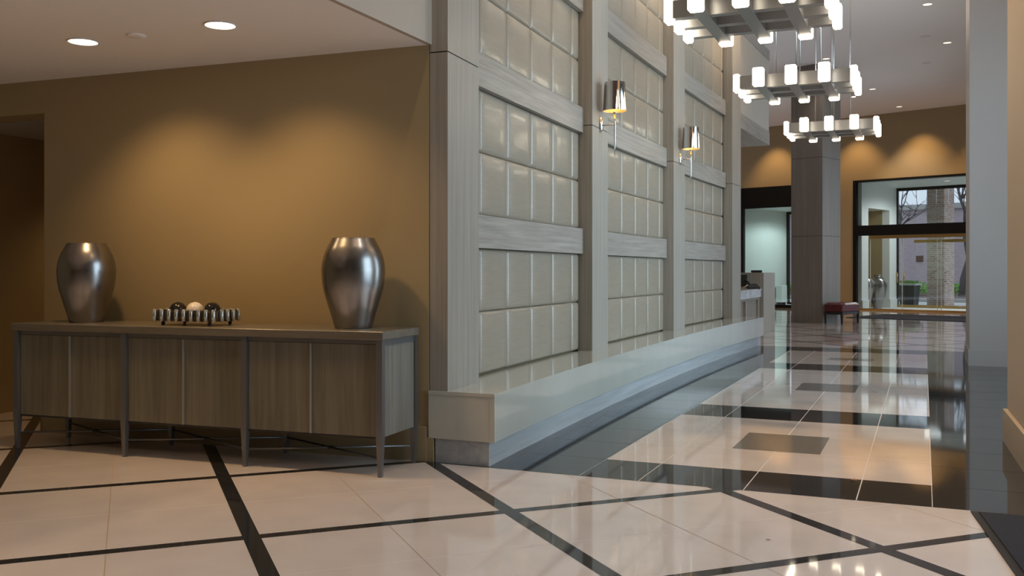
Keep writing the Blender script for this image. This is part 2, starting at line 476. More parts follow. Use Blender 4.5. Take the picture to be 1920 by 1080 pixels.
# ------------------------------------------------------------------ wall lamps
def make_sconce():
    r = empty('wall_lamp', (0, 0, 0))
    # local: x out of the pilaster, z up, origin at backplate centre
    m = MB(); T = Matrix.Rotation(pi / 2, 4, 'Y')
    T2 = Matrix.Diagonal((1, .62, 1.35, 1)) @ T
    m.lathe([(.002, .028), (.03, .026), (.05, .018), (.062, .006), (.062, 0)][::-1], 28, 'chrome', T2); m.build('backplate', 'chrome', r)
    MB().tube([(.02, 0, -.01), (.15, 0, -.01)], .0075, 10, 'chrome').build('arm', 'chrome', r)
    m = MB().tube([(.15, 0, -.33), (.15, 0, -.20), (.15, 0, 0), (.15, 0, .13)], [.003, .008, .010, .010], 10, 'chrome')
    m.lathe([(.011, .10), (.02, .105), (.02, .12), (.011, .125)], 16, 'chrome', Matrix.Translation((.15, 0, 0))); m.build('stem', 'chrome', r)
    sh = MB(); T = Matrix.Translation((.15, 0, .125))
    sh.lathe([(.118, 0), (.104, .285)], 48, 'chrome', T, cap=False)
    sh.lathe([(.1165, 0), (.1025, .285)], 48, 'shade_in', T, cap=False)
    sh.lathe([(.118, 0), (.1165, 0)], 48, 'chrome', T, cap=False); sh.lathe([(.104, .285), (.1025, .285)], 48, 'chrome', T, cap=False)
    s_ = sh.build('lamp_shade', None, r)
    b = MB(); b.lathe([(.004, .0), (.018, .02), (.028, .05), (.022, .08), (.004, .092)], 20, 'bulb', Matrix.Translation((.15, 0, .17))); b.build('bulb', 'bulb', r)
    return r
for i, (yy, zz, lab) in enumerate(((9.235, 2.725, 'chrome cylinder wall lamp on the pilaster closer to the camera'), (12.66, 2.745, 'chrome cylinder wall lamp on the pilaster farther from the camera'))):
    if i == 0: sc = make_sconce(); first = sc
    else: sc = copy_tree(first)
    sc.location = (pil(yy) + .001, yy, zz)
    tag(sc, lab, 'wall lamp', 'wall lamps on the pilasters')
    p = Vector(sc.location) + Vector((.15, 0, .23))
    point('sconce_light', p, 20, (1., .70, .34), .02)

# ------------------------------------------------------------------ left wall with cabinet, low soffit, passage
W0 = Vector((-6.75, 5.41)); W1 = Vector((-2.985, 5.576))
we = (W1 - W0).normalized(); wn = Vector((-we.y, we.x))
def wp(s, d): p = W0 + we * s + wn * d; return (p.x, p.y)
sL = (-6.289 + 6.75) / we.x      # where the passage begins
sR = (W1 - W0).length
w = MB()
w.prism([wp(sL, 0), wp(sR, 0), wp(sR, .2), wp(sL, .25)], 0, 2.76, 'khaki')
w.prism([wp(-.75, 0), wp(sL, 0), wp(sL, .25), wp(-.75, .25)], 2.478, 2.76, 'khaki')
struct(w, 'wall_near_left')
w = MB(); w.prism([wp(sL - .02, -.018), wp(sR - .012, -.018), wp(sR - .012, 0), wp(sL - .02, 0)], 0, .228, 'khaki')
w.prism([wp(sL - .02, -.018), wp(sL, -.018), wp(sL, .25), wp(sL - .02, .25)], 0, .228, 'khaki')
w.box(-3.0, -2.945, 5.562, 5.60, 0, .157, 'khaki'); struct(w, 'baseboard_left')
w = MB(); w.box(-7.65, -7.455, -5, 14, 0, 2.76, 'khaki'); struct(w, 'wall_passage')
w = MB(); w.box(-7.455, -7.437, -5, 14, 0, .23, 'khaki'); struct(w, 'baseboard_passage')
w = MB(); w.box(-7.46, -6.0, 13.9, 14, 0, 2.5, 'khaki'); w.prism([wp(sL, .25), wp(sL + .25, .25), (-6.03, 14), (-6.28, 14)], 0, 2.5, 'khaki'); struct(w, 'wall_passage_side')
w = MB(); w.prism([wp(-.72, .25), wp(sL, .25), (-6.2, 14), (-7.46, 14)], 2.452, 2.75, 'greige'); struct(w, 'ceiling_passage')
w = MB(); w.box(-9, -3.0, -5, 5.62, 2.734, 3.0, 'ceiling_paint'); struct(w, 'ceiling_low')
w = MB(); w.box(-3.0, -2.965, -5, 5.60, 2.7345, Hc, 'warm_white'); struct(w, 'wall_bulkhead')

# console cabinet
ang = atan2(.175, 2.837)
cab = empty('console_cabinet', (-5.913, 4.837, 0), ang, 'long low grey wooden console cabinet with steel legs against the khaki wall', 'cabinet')
CL, CD = 2.925, .50
MB().box(0, CL, -.012, CD, .832, .883, 'cab_top', bev=.004).build('top', 'cab_top', cab)
legx = [.035, .975, 1.93, 2.895]
MB().box(.03, CL - .03, .035, CD - .02, .235, .832, 'cab_door').build('body', 'cab_door', cab)
f = MB()
f.box(.03, CL - .03, .012, .04, .805, .832, 'cab_metal'); f.box(CL - .042, CL - .012, .03, CD - .03, .795, .832, 'cab_metal')
f.box(.03, CL - .03, .02, .04, .228, .238, 'dark_metal')
f.build('frame', 'cab_metal', cab)
for i in range(3):
    x0, x1 = legx[i] + .02, legx[i + 1] - .02; mid = (x0 + x1) / 2
    for (a, c) in ((x0, mid - .004), (mid + .004, x1)):
        d_ = None; d = MB().box(a + .002, c - .002, .018, .036, .24, .803, 'cab_door', bev=.002).build('door', 'cab_door', cab)
    h = MB().box(mid - .005, mid + .005, .006, .022, .242, .800, 'steel_light').build('pull_strip', 'steel_light', d); h['label'] = 'pale steel strip'
o = MB().box(CL - .03, CL - .018, .045, CD - .045, .24, .795, 'cab_top').build('side_panel', grain('aged_side_veneer', (.13, .12, .10), (.24, .225, .195), (24, 24, 1.2), .4), cab)
o.data.materials[0] = M.setdefault('side_ven', grain('aged_side_veneer', (.13, .12, .10), (.24, .225, .195), (24, 24, 1.2), .4))
for x in legx:
    for y in (.014, CD - .02):
        m = MB(); wt, wb = .021, .012
        vs = [(-wt, -wt, .832), (wt, -wt, .832), (wt, wt, .832), (-wt, wt, .832), (-wt, -wt, .26), (wt, -wt, .26), (wt, wt, .26), (-wt, wt, .26), (-wb, -wb, 0), (wb, -wb, 0), (wb, wb, 0), (-wb, wb, 0)]
        fs = [(0, 1, 2, 3), (11, 10, 9, 8)]
        for k in range(2):
            for j in range(4): fs.append((4 * k + j, 4 * k + 4 + j, 4 * k + 4 + (j + 1) % 4, 4 * k + (j + 1) % 4))
        m.add([(a + x, b_ + y, c) for a, b_, c in vs], fs, 'cab_metal'); m.build('leg', 'cab_metal', cab)
for i in range(3):
    x0, x1 = legx[i], legx[i + 1]
    m = MB().tube([(x0, .014, .112), (x1, CD - .02, .112)], .007, 8, 'cab_metal').tube([(x0, CD - .02, .112), (x1, .014, .112)], .007, 8, 'dark_metal')
    m.lathe([(.02, .104), (.02, .120)], 16, 'dark_metal', Matrix.Translation(((x0 + x1) / 2, CD / 2, 0))); m.build('cross_stretcher', 'cab_metal', cab)
ce = Vector((cos(ang), sin(ang), 0)); cn = Vector((-sin(ang), cos(ang), 0))
def cabp(lx, ly, z=.883): return Vector((-5.913, 4.837, z)) + ce * lx + cn * ly
def camray(px):
    u = (px - 960) / F; return (cos(YAW) * u - sin(YAW), sin(YAW) * u + cos(YAW))
def cab_at(px, ly):
    o = cabp(0, ly); d = camray(px)
    det = -d[0] * ce.y + d[1] * ce.x
    t = (-o.x * ce.y + o.y * ce.x) / det
    return Vector((d[0] * t, d[1] * t, .883)), t

# vases
prof = [(0, .569), (.02, .60), (.133, .69), (.28, .816), (.45, .95), (.617, 1.), (.70, .99), (.78, .95), (.87, .86), (.94, .755), (.985, .685), (1., .665)]
def smooth_prof(p, H, R):
    out = []
    for i in range(len(p) - 1):
        for k in range(4):
            t = k / 4
            p0 = p[max(i - 1, 0)]; p1 = p[i]; p2 = p[i + 1]; p3 = p[min(i + 2, len(p) - 1)]
            def cr(a, b_, c, d): return .5 * ((2 * b_) + (-a + c) * t + (2 * a - 5 * b_ + 4 * c - d) * t * t + (-a + 3 * b_ - 3 * c + d) * t ** 3)
            out.append((R * cr(p0[1], p1[1], p2[1], p3[1]), H * cr(p0[0], p1[0], p2[0], p3[0])))
    out.append((R * p[-1][1], H * p[-1][0]))
    return out
for px, Hh, R, lab in ((162.5, .565, .1965, 'dull silver barrel vase at the left end of the console cabinet'), (662.5, .578, .2025, 'bright silver barrel vase at the right end of the console cabinet')):
    P, t = cab_at(px, .27)
    pr = smooth_prof(prof, Hh, R)
    pr += [(R * .60, Hh * 1.0), (R * .58, Hh * .97), (R * .75, Hh * .85), (R * .9, Hh * .6), (R * .5, Hh * .03), (.001, .012)]
    m = MB(); m.lathe(pr, 72, 'silver', cap=False); m.lathe([(.001, 0), (R * .569, 0)], 72, 'silver', cap=False)
    o = m.build('vase', 'silver'); o.location = P
    tag(o, lab, 'vase', 'silver vases on the console')

# tray of glass rods
P, t = cab_at(369, .23)
tr = empty('decorative_tray', P, ang, 'oblong mirrored tray ringed with upright glass rods on the console cabinet', 'tray')
TL, TW = .475, .25
MB().box(-TL / 2 + .01, TL / 2 - .01, -TW / 2 + .01, TW / 2 - .01, .030, .040, 'tray_mirror').build('base_plate', 'tray_mirror', tr)
m = MB()
for (a, c, d, e) in ((-TL / 2, TL / 2, -TW / 2, -TW / 2 + .006), (-TL / 2, TL / 2, TW / 2 - .006, TW / 2), (-TL / 2, -TL / 2 + .006, -TW / 2, TW / 2), (TL / 2 - .006, TL / 2, -TW / 2, TW / 2)):
    m.box(a, c, d, e, .034, .104, 'tray_mirror')
m.build('rim', 'tray_mirror', tr)
rodm = MB().lathe([(.0115, 0), (.0135, .002), (.0135, .080), (.0115, .082)], 14, 'rod_glass')
ro = rodm.build('glass_rod', 'rod_glass', tr); k = 0
pos = []
nL, nW = 9, 5
for i in range(nL): x = -TL / 2 + TL * i / (nL - 1); pos += [(x, -TW / 2 - .011), (x, TW / 2 + .011)]
for i in range(1, nW - 1): y = -TW / 2 + TW * i / (nW - 1); pos += [(-TL / 2 - .011, y), (TL / 2 + .011, y)]
for i, (x, y) in enumerate(pos):
    o = ro if i == 0 else ro.copy()
    if i: col.objects.link(o); o.parent = tr
    o.location = (x, y, .028)
for x in (-TL / 2 + .05, TL / 2 - .05):
    for y in (-TW / 2 + .015, TW / 2 - .015):
        q = MB().lathe([(.001, 0), (.009, .003), (.0145, .0145), (.009, .027), (.001, .031)], 16, 'ball_black').build('foot', 'chrome', tr); q.location = (x, y, 0)
for i, (dx, mt, nm, lab) in enumerate(((-.155, 'ball_black', 'decorative_ball', 'glossy black ornamental ball at the left end of the tray'), (-.015, 'ball_white', 'decorative_ball', 'carved white ornamental ball between the two black ones on the tray'), (.125, 'ball_black', 'decorative_ball', 'glossy black ornamental ball at the right end of the tray'))):
    R = .057; pr = []
    for j in range(25):
        a = -pi / 2 + pi * j / 24
        rr = R * (1 + (.012 * cos(12 * a) if i != 1 else .018 * cos(18 * a)))
        pr.append((max(.0005, rr * cos(a)), rr * sin(a) + R))
    T = Matrix.Translation((0, 0, R)) @ Matrix.Rotation(.5 + i, 4, 'X') @ Matrix.Translation((0, 0, -R))
    o = MB().lathe(pr, 36, mt, T, cap=False).build(nm, mt)
    o.location = P + ce * dx + Vector((0, 0, .0415)); tag(o, lab, 'ornament', 'balls in the tray')

# soffit downlights
def downlight(x, y, z, R, glow, lab, grp, deep=.03):
    r = empty('ceiling_light', (x, y, z), 0, lab, 'ceiling light', grp)
    MB().lathe([(R, 0), (R * 1.13, -.001), (R * 1.16, -.004), (R * 1.10, -.007), (R, -.005), (R, 0)], 32, 'white_trim', cap=False).build('trim_ring', 'white_trim', r)
    MB().lathe([(.001, -.002), (R, -.002), (R, -.0035), (.001, -.0035)], 32, glow, cap=False).build('lamp', glow, r)
    return r
downlight(-4.999, 4.615, 2.734, .088, 'down_glow', 'lit round downlight in the low ceiling, left of the two', 'low ceiling downlights')
downlight(-3.902, 4.631, 2.734, .088, 'down_glow', 'lit round downlight in the low ceiling, right of the two', 'low ceiling downlights')
o = MB().lathe([(.001, -.012), (.052, -.012), (.060, -.006), (.062, 0), (.001, 0)], 28, 'ceiling_paint', cap=False).build('smoke_detector', 'ceiling_paint'); o.location = (-4.554, 4.622, 2.734)
tag(o, 'small flat round detector between the two downlights of the low ceiling', 'detector')

# ------------------------------------------------------------------ hall ceiling, right side, far wall
w = MB(); w.box(-3.0, 6.5, -5, 40, Hc, Hc + .2, 'ceiling_paint'); w.box(-12, -3.0, 5.6, 40, Hc, Hc + .2, 'ceiling_paint'); struct(w, 'ceiling')
Zb = .235
# near right pier
w = MB(); w.prism([(.565, 7.92), (.60, 6.55), (2.6, 6.55), (2.6, 7.92)], 0, Hc, 'tan'); struct(w, 'wall_right')
w = MB(); w.prism([(.535, 7.94), (.575, 6.53), (2.6, 6.53), (2.6, 6.56), (.60, 6.56), (.565, 7.92), (2.6, 7.92), (2.6, 7.94)], 0, Zb, 'tan'); struct(w, 'baseboard_right')
w = MB(); w.box(.555, 2.6, 14.02, 15.2, 0, Hc, 'greige'); struct(w, 'wall_right_pier')
w = MB(); w.box(.540, 2.6, 14.0, 15.22, 0, .215, 'greige'); struct(w, 'baseboard_right_pier')
# outer right wall with tall window openings
w = MB()
w.box(2.6, 2.85, -5, 3.0, 0, Hc, 'greige'); w.box(2.6, 2.85, 3.0, 31.5, 4.6, Hc, 'greige')
w.box(2.6, 2.85, 6.4, 8.5, 0, 4.6, 'greige'); w.box(2.6, 2.85, 13.5, 15.8, 0, 4.6, 'greige'); w.box(2.6, 2.85, 21.5, 23.0, 0, 4.6, 'greige'); w.box(2.6, 2.85, 28.5, 31.5, 0, 4.6, 'greige')
struct(w, 'wall_outer_right')
for i, (a, c) in enumerate(((3.0, 6.4), (8.5, 13.5), (15.8, 21.5), (23.0, 28.5))):
    r = empty('window_%d' % (i + 3), (2.72, (a + c) / 2, 0), 0, kind='structure')
    h = (c - a) / 2; m = MB()
    for yy in (-h, -h / 3, h / 3, h - .06): m.box(-.04, .04, yy, yy + .06, 0, 4.6, 'black_frame')
    m.box(-.04, .04, -h, h, 0, .08, 'black_frame'); m.box(-.04, .04, -h, h, 4.52, 4.6, 'black_frame'); m.box(-.04, .04, -h, h, 2.4, 2.5, 'black_frame')
    m.build('window_frame', 'black_frame', r)
    MB().box(-.005, .005, -h, h, .05, 4.55, 'glass').build('pane', 'glass', r)
# behind the camera and far left
w = MB(); w.box(-9, 2.85, -5.2, -5, 0, Hc, 'greige'); struct(w, 'wall_back')
w = MB(); w.box(-12.2, -12, 14, 42, 0, Hc, 'khaki'); w.box(-12, -3.6, 14, 14.2, 0, Hc, 'khaki'); w.box(-3.62, -3.4, 5.6, 16.4, 0, Hc, 'khaki'); struct(w, 'wall_far_left')

# far wall in its own turned frame
O = Vector((-1.885, 32.668, 0)); FA = atan2(-.348, .937)
def far_root(name, **k): return empty(name, O, FA, **k)
fe = Vector((cos(FA), sin(FA), 0)); fn = Vector((-sin(FA), cos(FA), 0))
def fp(x, y, z=0): return O + fe * x + fn * y + Vector((0, 0, z))
def fbuild(mb, name, mat=None, parent=None):
    o = mb.build(name, mat, parent)
    if parent is None: o.location = O; o.rotation_euler = (0, 0, FA)
    return o
w = MB()
w.box(-11, -4.27, 0, .15, 0, Hc, 'khaki'); w.box(-4.27, -1.2, 0, .15, 4.14, Hc, 'khaki'); w.box(-1.2, -.21, 0, .15, 0, Hc, 'khaki')
w.box(-.21, 5.2, 0, .15, 4.15, Hc, 'khaki')
o = fbuild(w, 'wall_far'); o['kind'] = 'structure'

# window_1: shop-front glazing beside the desk
r = far_root('window_1', kind='structure')
m = MB(); m.box(-4.27, -4.19, -.03, .08, 0, 4.14, 'black_frame'); m.box(-4.27, -1.2, -.03, .08, 3.42, 4.14, 'black_frame'); m.box(-4.27, -1.2, -.03, .08, 0, .10, 'black_frame'); m.box(-1.28, -1.2, -.03, .08, 0, 4.14, 'black_frame')
m.build('window_frame', 'black_frame', r); MB().box(-4.2, -1.25, .02, .03, .09, 3.45, 'glass').build('pane', 'glass', r)
# lobby behind window_1
w = MB(); w.box(-4.45, -4.20, .15, 3.2, 0, 4.1, 'white_paint'); w.box(-4.45, -.3, .15, 3.2, 3.46, 3.7, 'white_paint'); fbuild(w, 'wall_side_lobby')['kind'] = 'structure'
w = MB(); w.box(-4.2, -4.17, .15, 3.2, 0, .28, 'white_paint'); fbuild(w, 'baseboard_side_lobby')['kind'] = 'structure'
r = far_root('window_2', kind='structure')
m = MB(); m.box(-4.2, -4.10, 3.15, 3.25, 0, 3.46, 'black_frame'); m.box(-4.2, -.3, 3.15, 3.25, 0, .08, 'black_frame'); m.box(-4.2, -.3, 3.15, 3.25, 3.36, 3.46, 'black_frame')
for x in (-2.8, -1.4): m.box(x, x + .06, 3.15, 3.25, 0, 3.46, 'black_frame')
m.build('window_frame', 'black_frame', r); MB().box(-4.15, -.3, 3.2, 3.21, .05, 3.4, 'glass').build('pane', 'glass', r)
hr = empty('radiator', fp(-4.03, 2.45, 0), FA, 'white boxy radiator standing in the side lobby behind the desk end panel', 'radiator')
MB().box(-.12, .12, -.20, .20, .10, .72, 'white_paint', bev=.01).build('casing', 'white_paint', hr)
for a in (-.16, .12): MB().box(-.08, .08, a, a + .04, 0, .10, 'black_plastic').build('foot', 'black_plastic', hr)

# door_1: glass entrance
d1 = far_root('door_1', kind='structure')
m = MB()
m.box(-.21, -.11, -.04, .12, 0, 4.15, 'black_frame'); m.box(-.11, 5.2, -.04, .12, 4.09, 4.15, 'black_frame'); m.box(-.11, 5.2, -.04, .12, 2.375, 2.70, 'black_frame')
m.build('door_frame', 'black_frame', d1)
MB().box(-.02, 5.2, -.03, .11, 0, .055, 'brass').build('threshold', 'brass', d1)
MB().box(.33, 5.2, .0, .08, 2.27, 2.372, 'brass').build('door_header', 'brass', d1)
def leaf_for(x, lv):
    for a, c, o in lv:
        if a <= x <= c: return o
    return lv[-1][2]
leaves1 = []; leaves2 = []
joints = [-.11, .33, 1.34, 2.40, 2.52, 3.6, 5.2]
for a, c in zip(joints, joints[1:]):
    pn_ = MB().box(a + .006, c - .006, .03, .042, .055, 2.27 if a > .3 else 2.375, 'glass').build('glass_door_leaf' if c - a > .5 else 'glass_panel', 'glass', d1); leaves1.append((a, c, pn_))
for a in (.33, 1.34, 2.40, 2.52):
    MB().box(a - .007, a + .007, .022, .05, .055, 2.27, 'edge_glass').build('glass_edge', 'edge_glass', d1)
for a, c in ((-.11, 2.38), (2.38, 5.2)):
    MB().box(a, c - .008, .03, .042, 2.70, 4.09, 'glass').build('transom_pane', 'glass', d1)
for x in (2.32, 2.66):
    hm = MB().tube([(x, -.06, .90), (x, -.06, 1.23)], .006, 8, 'chrome')
    for z in (.93, 1.20): hm.tube([(x, -.06, z), (x, .03, z)], .020, 8, 'chrome')
    hm.build('door_handle', 'chrome', leaf_for(x, leaves1))
# vestibule shell
w = MB()
w.box(-.25, 0, .15, .66, 0, 4.1, 'white_paint'); w.box(-.25, 0, 2.36, 3.0, 0, 4.1, 'white_paint'); w.box(-.25, 0, .66, 2.36, 3.30, 4.1, 'white_paint')
w.box(-.95, -.80, .5, 2.5, 0, 3.5, 'khaki'); w.box(-.95, -.25, .5, .66, 0, 3.5, 'khaki'); w.box(-.95, -.25, 2.36, 2.5, 0, 3.5, 'khaki'); w.box(-.95, -.25, .5, 2.5, 3.30, 3.5, 'white_paint')
fbuild(w, 'wall_vestibule')['kind'] = 'structure'
w = MB(); w.box(0, .03, .15, .66, 0, .30, 'white_paint'); w.box(0, .03, 2.36, 3.0, 0, .30, 'white_paint'); fbuild(w, 'baseboard_vestibule')['kind'] = 'structure'
w = MB(); w.box(-.25, 5.2, .15, 3.0, 4.08, 4.2, 'white_paint'); fbuild(w, 'ceiling_vestibule')['kind'] = 'structure'
w = MB(); w.box(5.2, 5.4, -.1, 3.1, 0, 4.2, 'white_paint'); fbuild(w, 'wall_vestibule_right')['kind'] = 'structure'
w = MB(); w.box(-4.6, 6, .0, 3.2, -.05, .004, 'pave'); fbuild(w, 'floor_vestibule')['kind'] = 'structure'
d2 = far_root('door_2', kind='structure')
m = MB(); m.box(0, .05, 2.95, 3.05, 0, 4.08, 'black_frame'); m.box(0, 5.2, 2.95, 3.05, 3.98, 4.08, 'black_frame'); m.build('door_frame', 'black_frame', d2)
MB().box(.05, 2.05, 2.95, 3.05, 0, .10, 'brass').build('threshold', 'brass', d2); MB().box(2.1, 5.2, 2.95, 3.05, 0, .10, 'brass').build('threshold', 'brass', d2)
MB().box(.60, 5.2, 2.93, 3.07, 2.20, 2.30, 'brass').build('door_header', 'brass', d2)
for a, c in ((.05, .62), (.62, 1.7), (1.7, 2.6), (2.6, 5.2)):
    MB().box(a + .004, c - .004, 2.99, 3.0, .10, 3.98, 'glass').build('glass_door_leaf', 'glass', d2); leaves2.append((a, c, col.objects[-1]))
for x in (.04, .27, 2.62):
    hm = MB().tube([(x, 2.90, .84), (x, 2.90, 1.20)], .022, 10, 'brass')
    for z in (.90, 1.14): hm.tube([(x, 2.90, z), (x, 2.99, z)], .012, 8, 'brass')
    hm.build('door_handle', 'brass', leaf_for(max(x, .05), leaves2))
# big vases in the vestibule recess
vp = [(0, .42), (.03, .45), (.2, .62), (.45, .88), (.66, 1.), (.8, .94), (.88, .78), (.93, .52), (.95, .42), (1., .46)]
for (x, y, lab) in ((.16, 1.60, 'tall silver floor vase standing clear in the recess behind the glass entrance'), (-.02, 1.0, 'tall silver floor vase half hidden by the white jamb of the vestibule recess')):
    m = MB(); pr = smooth_prof(vp, 1.12, .30); m.lathe(pr + [(.11, 1.1), (.10, .9), (.001, .3)], 48, 'silver', cap=False); m.lathe([(.001, 0), (.126, 0)], 48, 'silver', cap=False)
    o = m.build('floor_vase', 'silver'); o.location = fp(x - .25, y, .004); tag(o, lab, 'vase', 'floor vases in the vestibule')
o = MB().box(-.80, -.76, 1.50, 1.62, 1.20, 1.36, 'red', bev=.01).box(-.762, -.752, 1.53, 1.59, 1.26, 1.30, 'white_trim'); o = fbuild(o, 'fire_alarm_pull'); tag(o, 'small red fire alarm pull on the khaki recess wall above the silver floor vase', 'alarm')
o = MB().box(-.80, -.74, 1.50, 1.72, 2.20, 2.30, 'sign_face').box(-.742, -.735, 1.51, 1.71, 2.205, 2.25, 'red'); o = fbuild(o, 'wall_strobe'); tag(o, 'little red and white alarm light high on the recess wall behind the entrance glass', 'alarm light')
for x, y, lab in ((2.25, 1.3, 'downlight in the vestibule ceiling beyond the entrance glass, the lit one'), (1.25, 1.9, 'pale unlit downlight in the vestibule ceiling beyond the entrance glass')):
    q = fp(x, y, 4.08); downlight(q.x, q.y, q.z, .09, 'down_glow_hall' if x > 2 else 'white_trim', lab, 'vestibule downlights')
# exit sign
ex = empty('exit_sign', fp(3.30, -.20, 2.42), FA, 'exit sign with red letters hung at the black beam over the glass entrance', 'sign')
MB().box(0, .36, 0, .06, 0, .24, 'sign_face', bev=.008).build('housing', 'sign_face', ex)
MB().box(.15, .21, .06, .17, .05, .15, 'sign_face').build('bracket', 'sign_face', ex)
cu = bpy.data.curves.new('letters', 'FONT'); cu.body = 'EXIT'; cu.size = .17; cu.extrude = .004; cu.align_x = 'CENTER'; cu.align_y = 'CENTER'
to = bpy.data.objects.new('letters_tmp', cu); col.objects.link(to); bpy.context.view_layer.update()
me = bpy.data.meshes.new_from_object(to.evaluated_get(bpy.context.evaluated_depsgraph_get())); bpy.data.objects.remove(to)
me.materials.clear(); me.materials.append(M['red_lit'])
lo = bpy.data.objects.new('lettering', me); col.objects.link(lo); lo.parent = ex; lo.location = (.195, -.004, .12); lo.rotation_euler = (pi / 2, 0, 0); lo['label'] = 'red letters reading EXIT'

# ------------------------------------------------------------------ outdoors
w = MB(); w.box(-45, 60, 3.1, 9.9, -.10, -.004, 'pave'); fbuild(w, 'ground')['kind'] = 'structure'
w = MB(); w.box(-45, 60, 9.9, 60, -.12, -.02, 'mulch'); fbuild(w, 'ground_bed')['kind'] = 'structure'
o = fbuild(MB().box(-45, 60, 9.6, 9.9, -.1, .14, 'curb', bev=.02), 'curb'); tag(o, 'pale stone curb edging the planting bed outside the entrance', 'curb')
o = fbuild(MB().box(.08, .685 + .0, 5.5, 6.5, 0, 6.5, 'brick_brown'), 'brick_pillar'); tag(o, 'square brown brick pillar standing outside the glass entrance', 'pillar')
bb = far_root('brick_building', label='long low pinkish brick building across from the entrance', cat='building')
MB().box(-60, 70, 26.0, 34, -.1, 4.75, 'brick_pink').build('wall', 'brick_pink', bb)
MB().box(-60, 70, 25.8, 34, 4.75, 5.05, 'curb').build('roof_edge', 'curb', bb)
# plaque on the building: place along ray through px 1724
def far_hit(px, yl):
    d = camray(px); t = ((O.x * fn.x + O.y * fn.y) + yl) / (d[0] * fn.x + d[1] * fn.y)
    X, Y = d[0] * t, d[1] * t
    return ((X - O.x) * fe.x + (Y - O.y) * fe.y), t
xq, t = far_hit(1724, 25.95)
zq = EYE + (HZ - 485) / F * t
pq = far_root('plaque', label='small square brown plaque on the brick building outside', cat='plaque')
M['plaque'] = plain('plaque_brown', (.12, .05, .02), .5)
MB().box(xq - .19, xq + .19, 25.93, 25.998, zq - .17, zq + .17, 'plaque', bev=.01).build('plate', 'plaque', pq)
# hedge
hb = MB(); rnd = random.Random(3)
x = -14.
while x < 16:
    for k in range(3):
        cx = x + rnd.uniform(-.2, .2); cy = 20.5 + rnd.uniform(-.5, .5); R = rnd.uniform(.22, .36); cz = rnd.uniform(.12, .30)
        for j in range(26):
            a = rnd.uniform(0, 2 * pi); e = rnd.uniform(-.2, pi / 2)
            q = Vector((cx + R * cos(a) * cos(e), cy + R * sin(a) * cos(e), cz + R * sin(e)))
            d = Vector((rnd.uniform(-1, 1), rnd.uniform(-1, 1), rnd.uniform(-.3, 1))).normalized() * .12
            s_ = d.cross(Vector((rnd.uniform(-1, 1), rnd.uniform(-1, 1), .3))).normalized() * .05
            hb.add([q - d, q + s_, q + d, q - s_], [(0, 1, 2, 3)], 'leaf')
    x += .35
o = fbuild(hb, 'hedge'); tag(o, 'low bright green ground cover along the brick building', 'hedge', kind='stuff')
# bare trees
def tree(px, yl, H, seed, lab):
    rd = random.Random(seed); xl, t = far_hit(px, yl); m = MB(); k = MB()
    def branch(p, d, L, r, dep):
        pts = [p]; q = p.copy(); dd = d.copy()
        for i in range(4):
            dd = (dd + Vector((rd.uniform(-.22, .22), rd.uniform(-.22, .22), rd.uniform(-.08, .14)))).normalized()
            q = q + dd * L / 4; pts.append(q.copy())
        (k if dep == 0 else m).tube(pts, [r * (1 - .13 * i) for i in range(5)], 7 if dep < 2 else 4, 'bark')
        if dep < 5:
            for i in range(4 if dep < 3 else 2):
                j = rd.choice((2, 3, 4)); nd = (dd + Vector((rd.uniform(-1, 1), rd.uniform(-1, 1), rd.uniform(-.25, .5)))).normalized()
                branch(pts[j], nd, L * rd.uniform(.6, .8), max(r * .55, .012), dep + 1)
    branch(Vector((xl, yl, -.05)), Vector((0, 0, 1)), H * .42, .17, 0)
    rt = far_root('bare_tree', label=lab, cat='tree', group='bare trees outside')
    k.build('trunk', 'bark', rt); m.build('branches', 'bark', rt)
tree(1803, 19, 9, 5, 'bare winter tree right of the brick pillar with a dark trunk')
tree(1655, 17.5, 9, 12, 'bare winter tree whose branches hang left of the brick pillar')
# planter
pt = empty('planter', fp(-.17, 4.5, 0), FA, 'dark green tapered planter with a white rim outside the glass doors', 'planter')
def taper(mb, a, b_, z0, z1, m):
    vs = [(-a, -a, z0), (a, -a, z0), (a, a, z0), (-a, a, z0), (-b_, -b_, z1), (b_, -b_, z1), (b_, b_, z1), (-b_, b_, z1)]
    return mb.add(vs, [(3, 2, 1, 0), (4, 5, 6, 7), (0, 1, 5, 4), (1, 2, 6, 5), (2, 3, 7, 6), (3, 0, 4, 7)], m)
taper(MB(), .23, .29, 0, .74, 'green_bin').build('pot', 'green_bin', pt); taper(MB(), .32, .335, .74, .80, 'white_rim').build('rim', 'white_rim', pt)
ml = MB(); rd = random.Random(4)
for i in range(60):
    q = Vector((rd.uniform(-.25, .25), rd.uniform(-.25, .25), .80)); d = Vector((rd.uniform(-.5, .5), rd.uniform(-.5, .5), 1)).normalized() * .12; s_ = Vector((.03, .02, 0))
    ml.add([q, q + d * .5 + s_, q + d, q + d * .5 - s_], [(0, 1, 2, 3)], 'leaf')
o = ml.build('foliage', 'leaf', pt); o['kind'] = 'stuff'

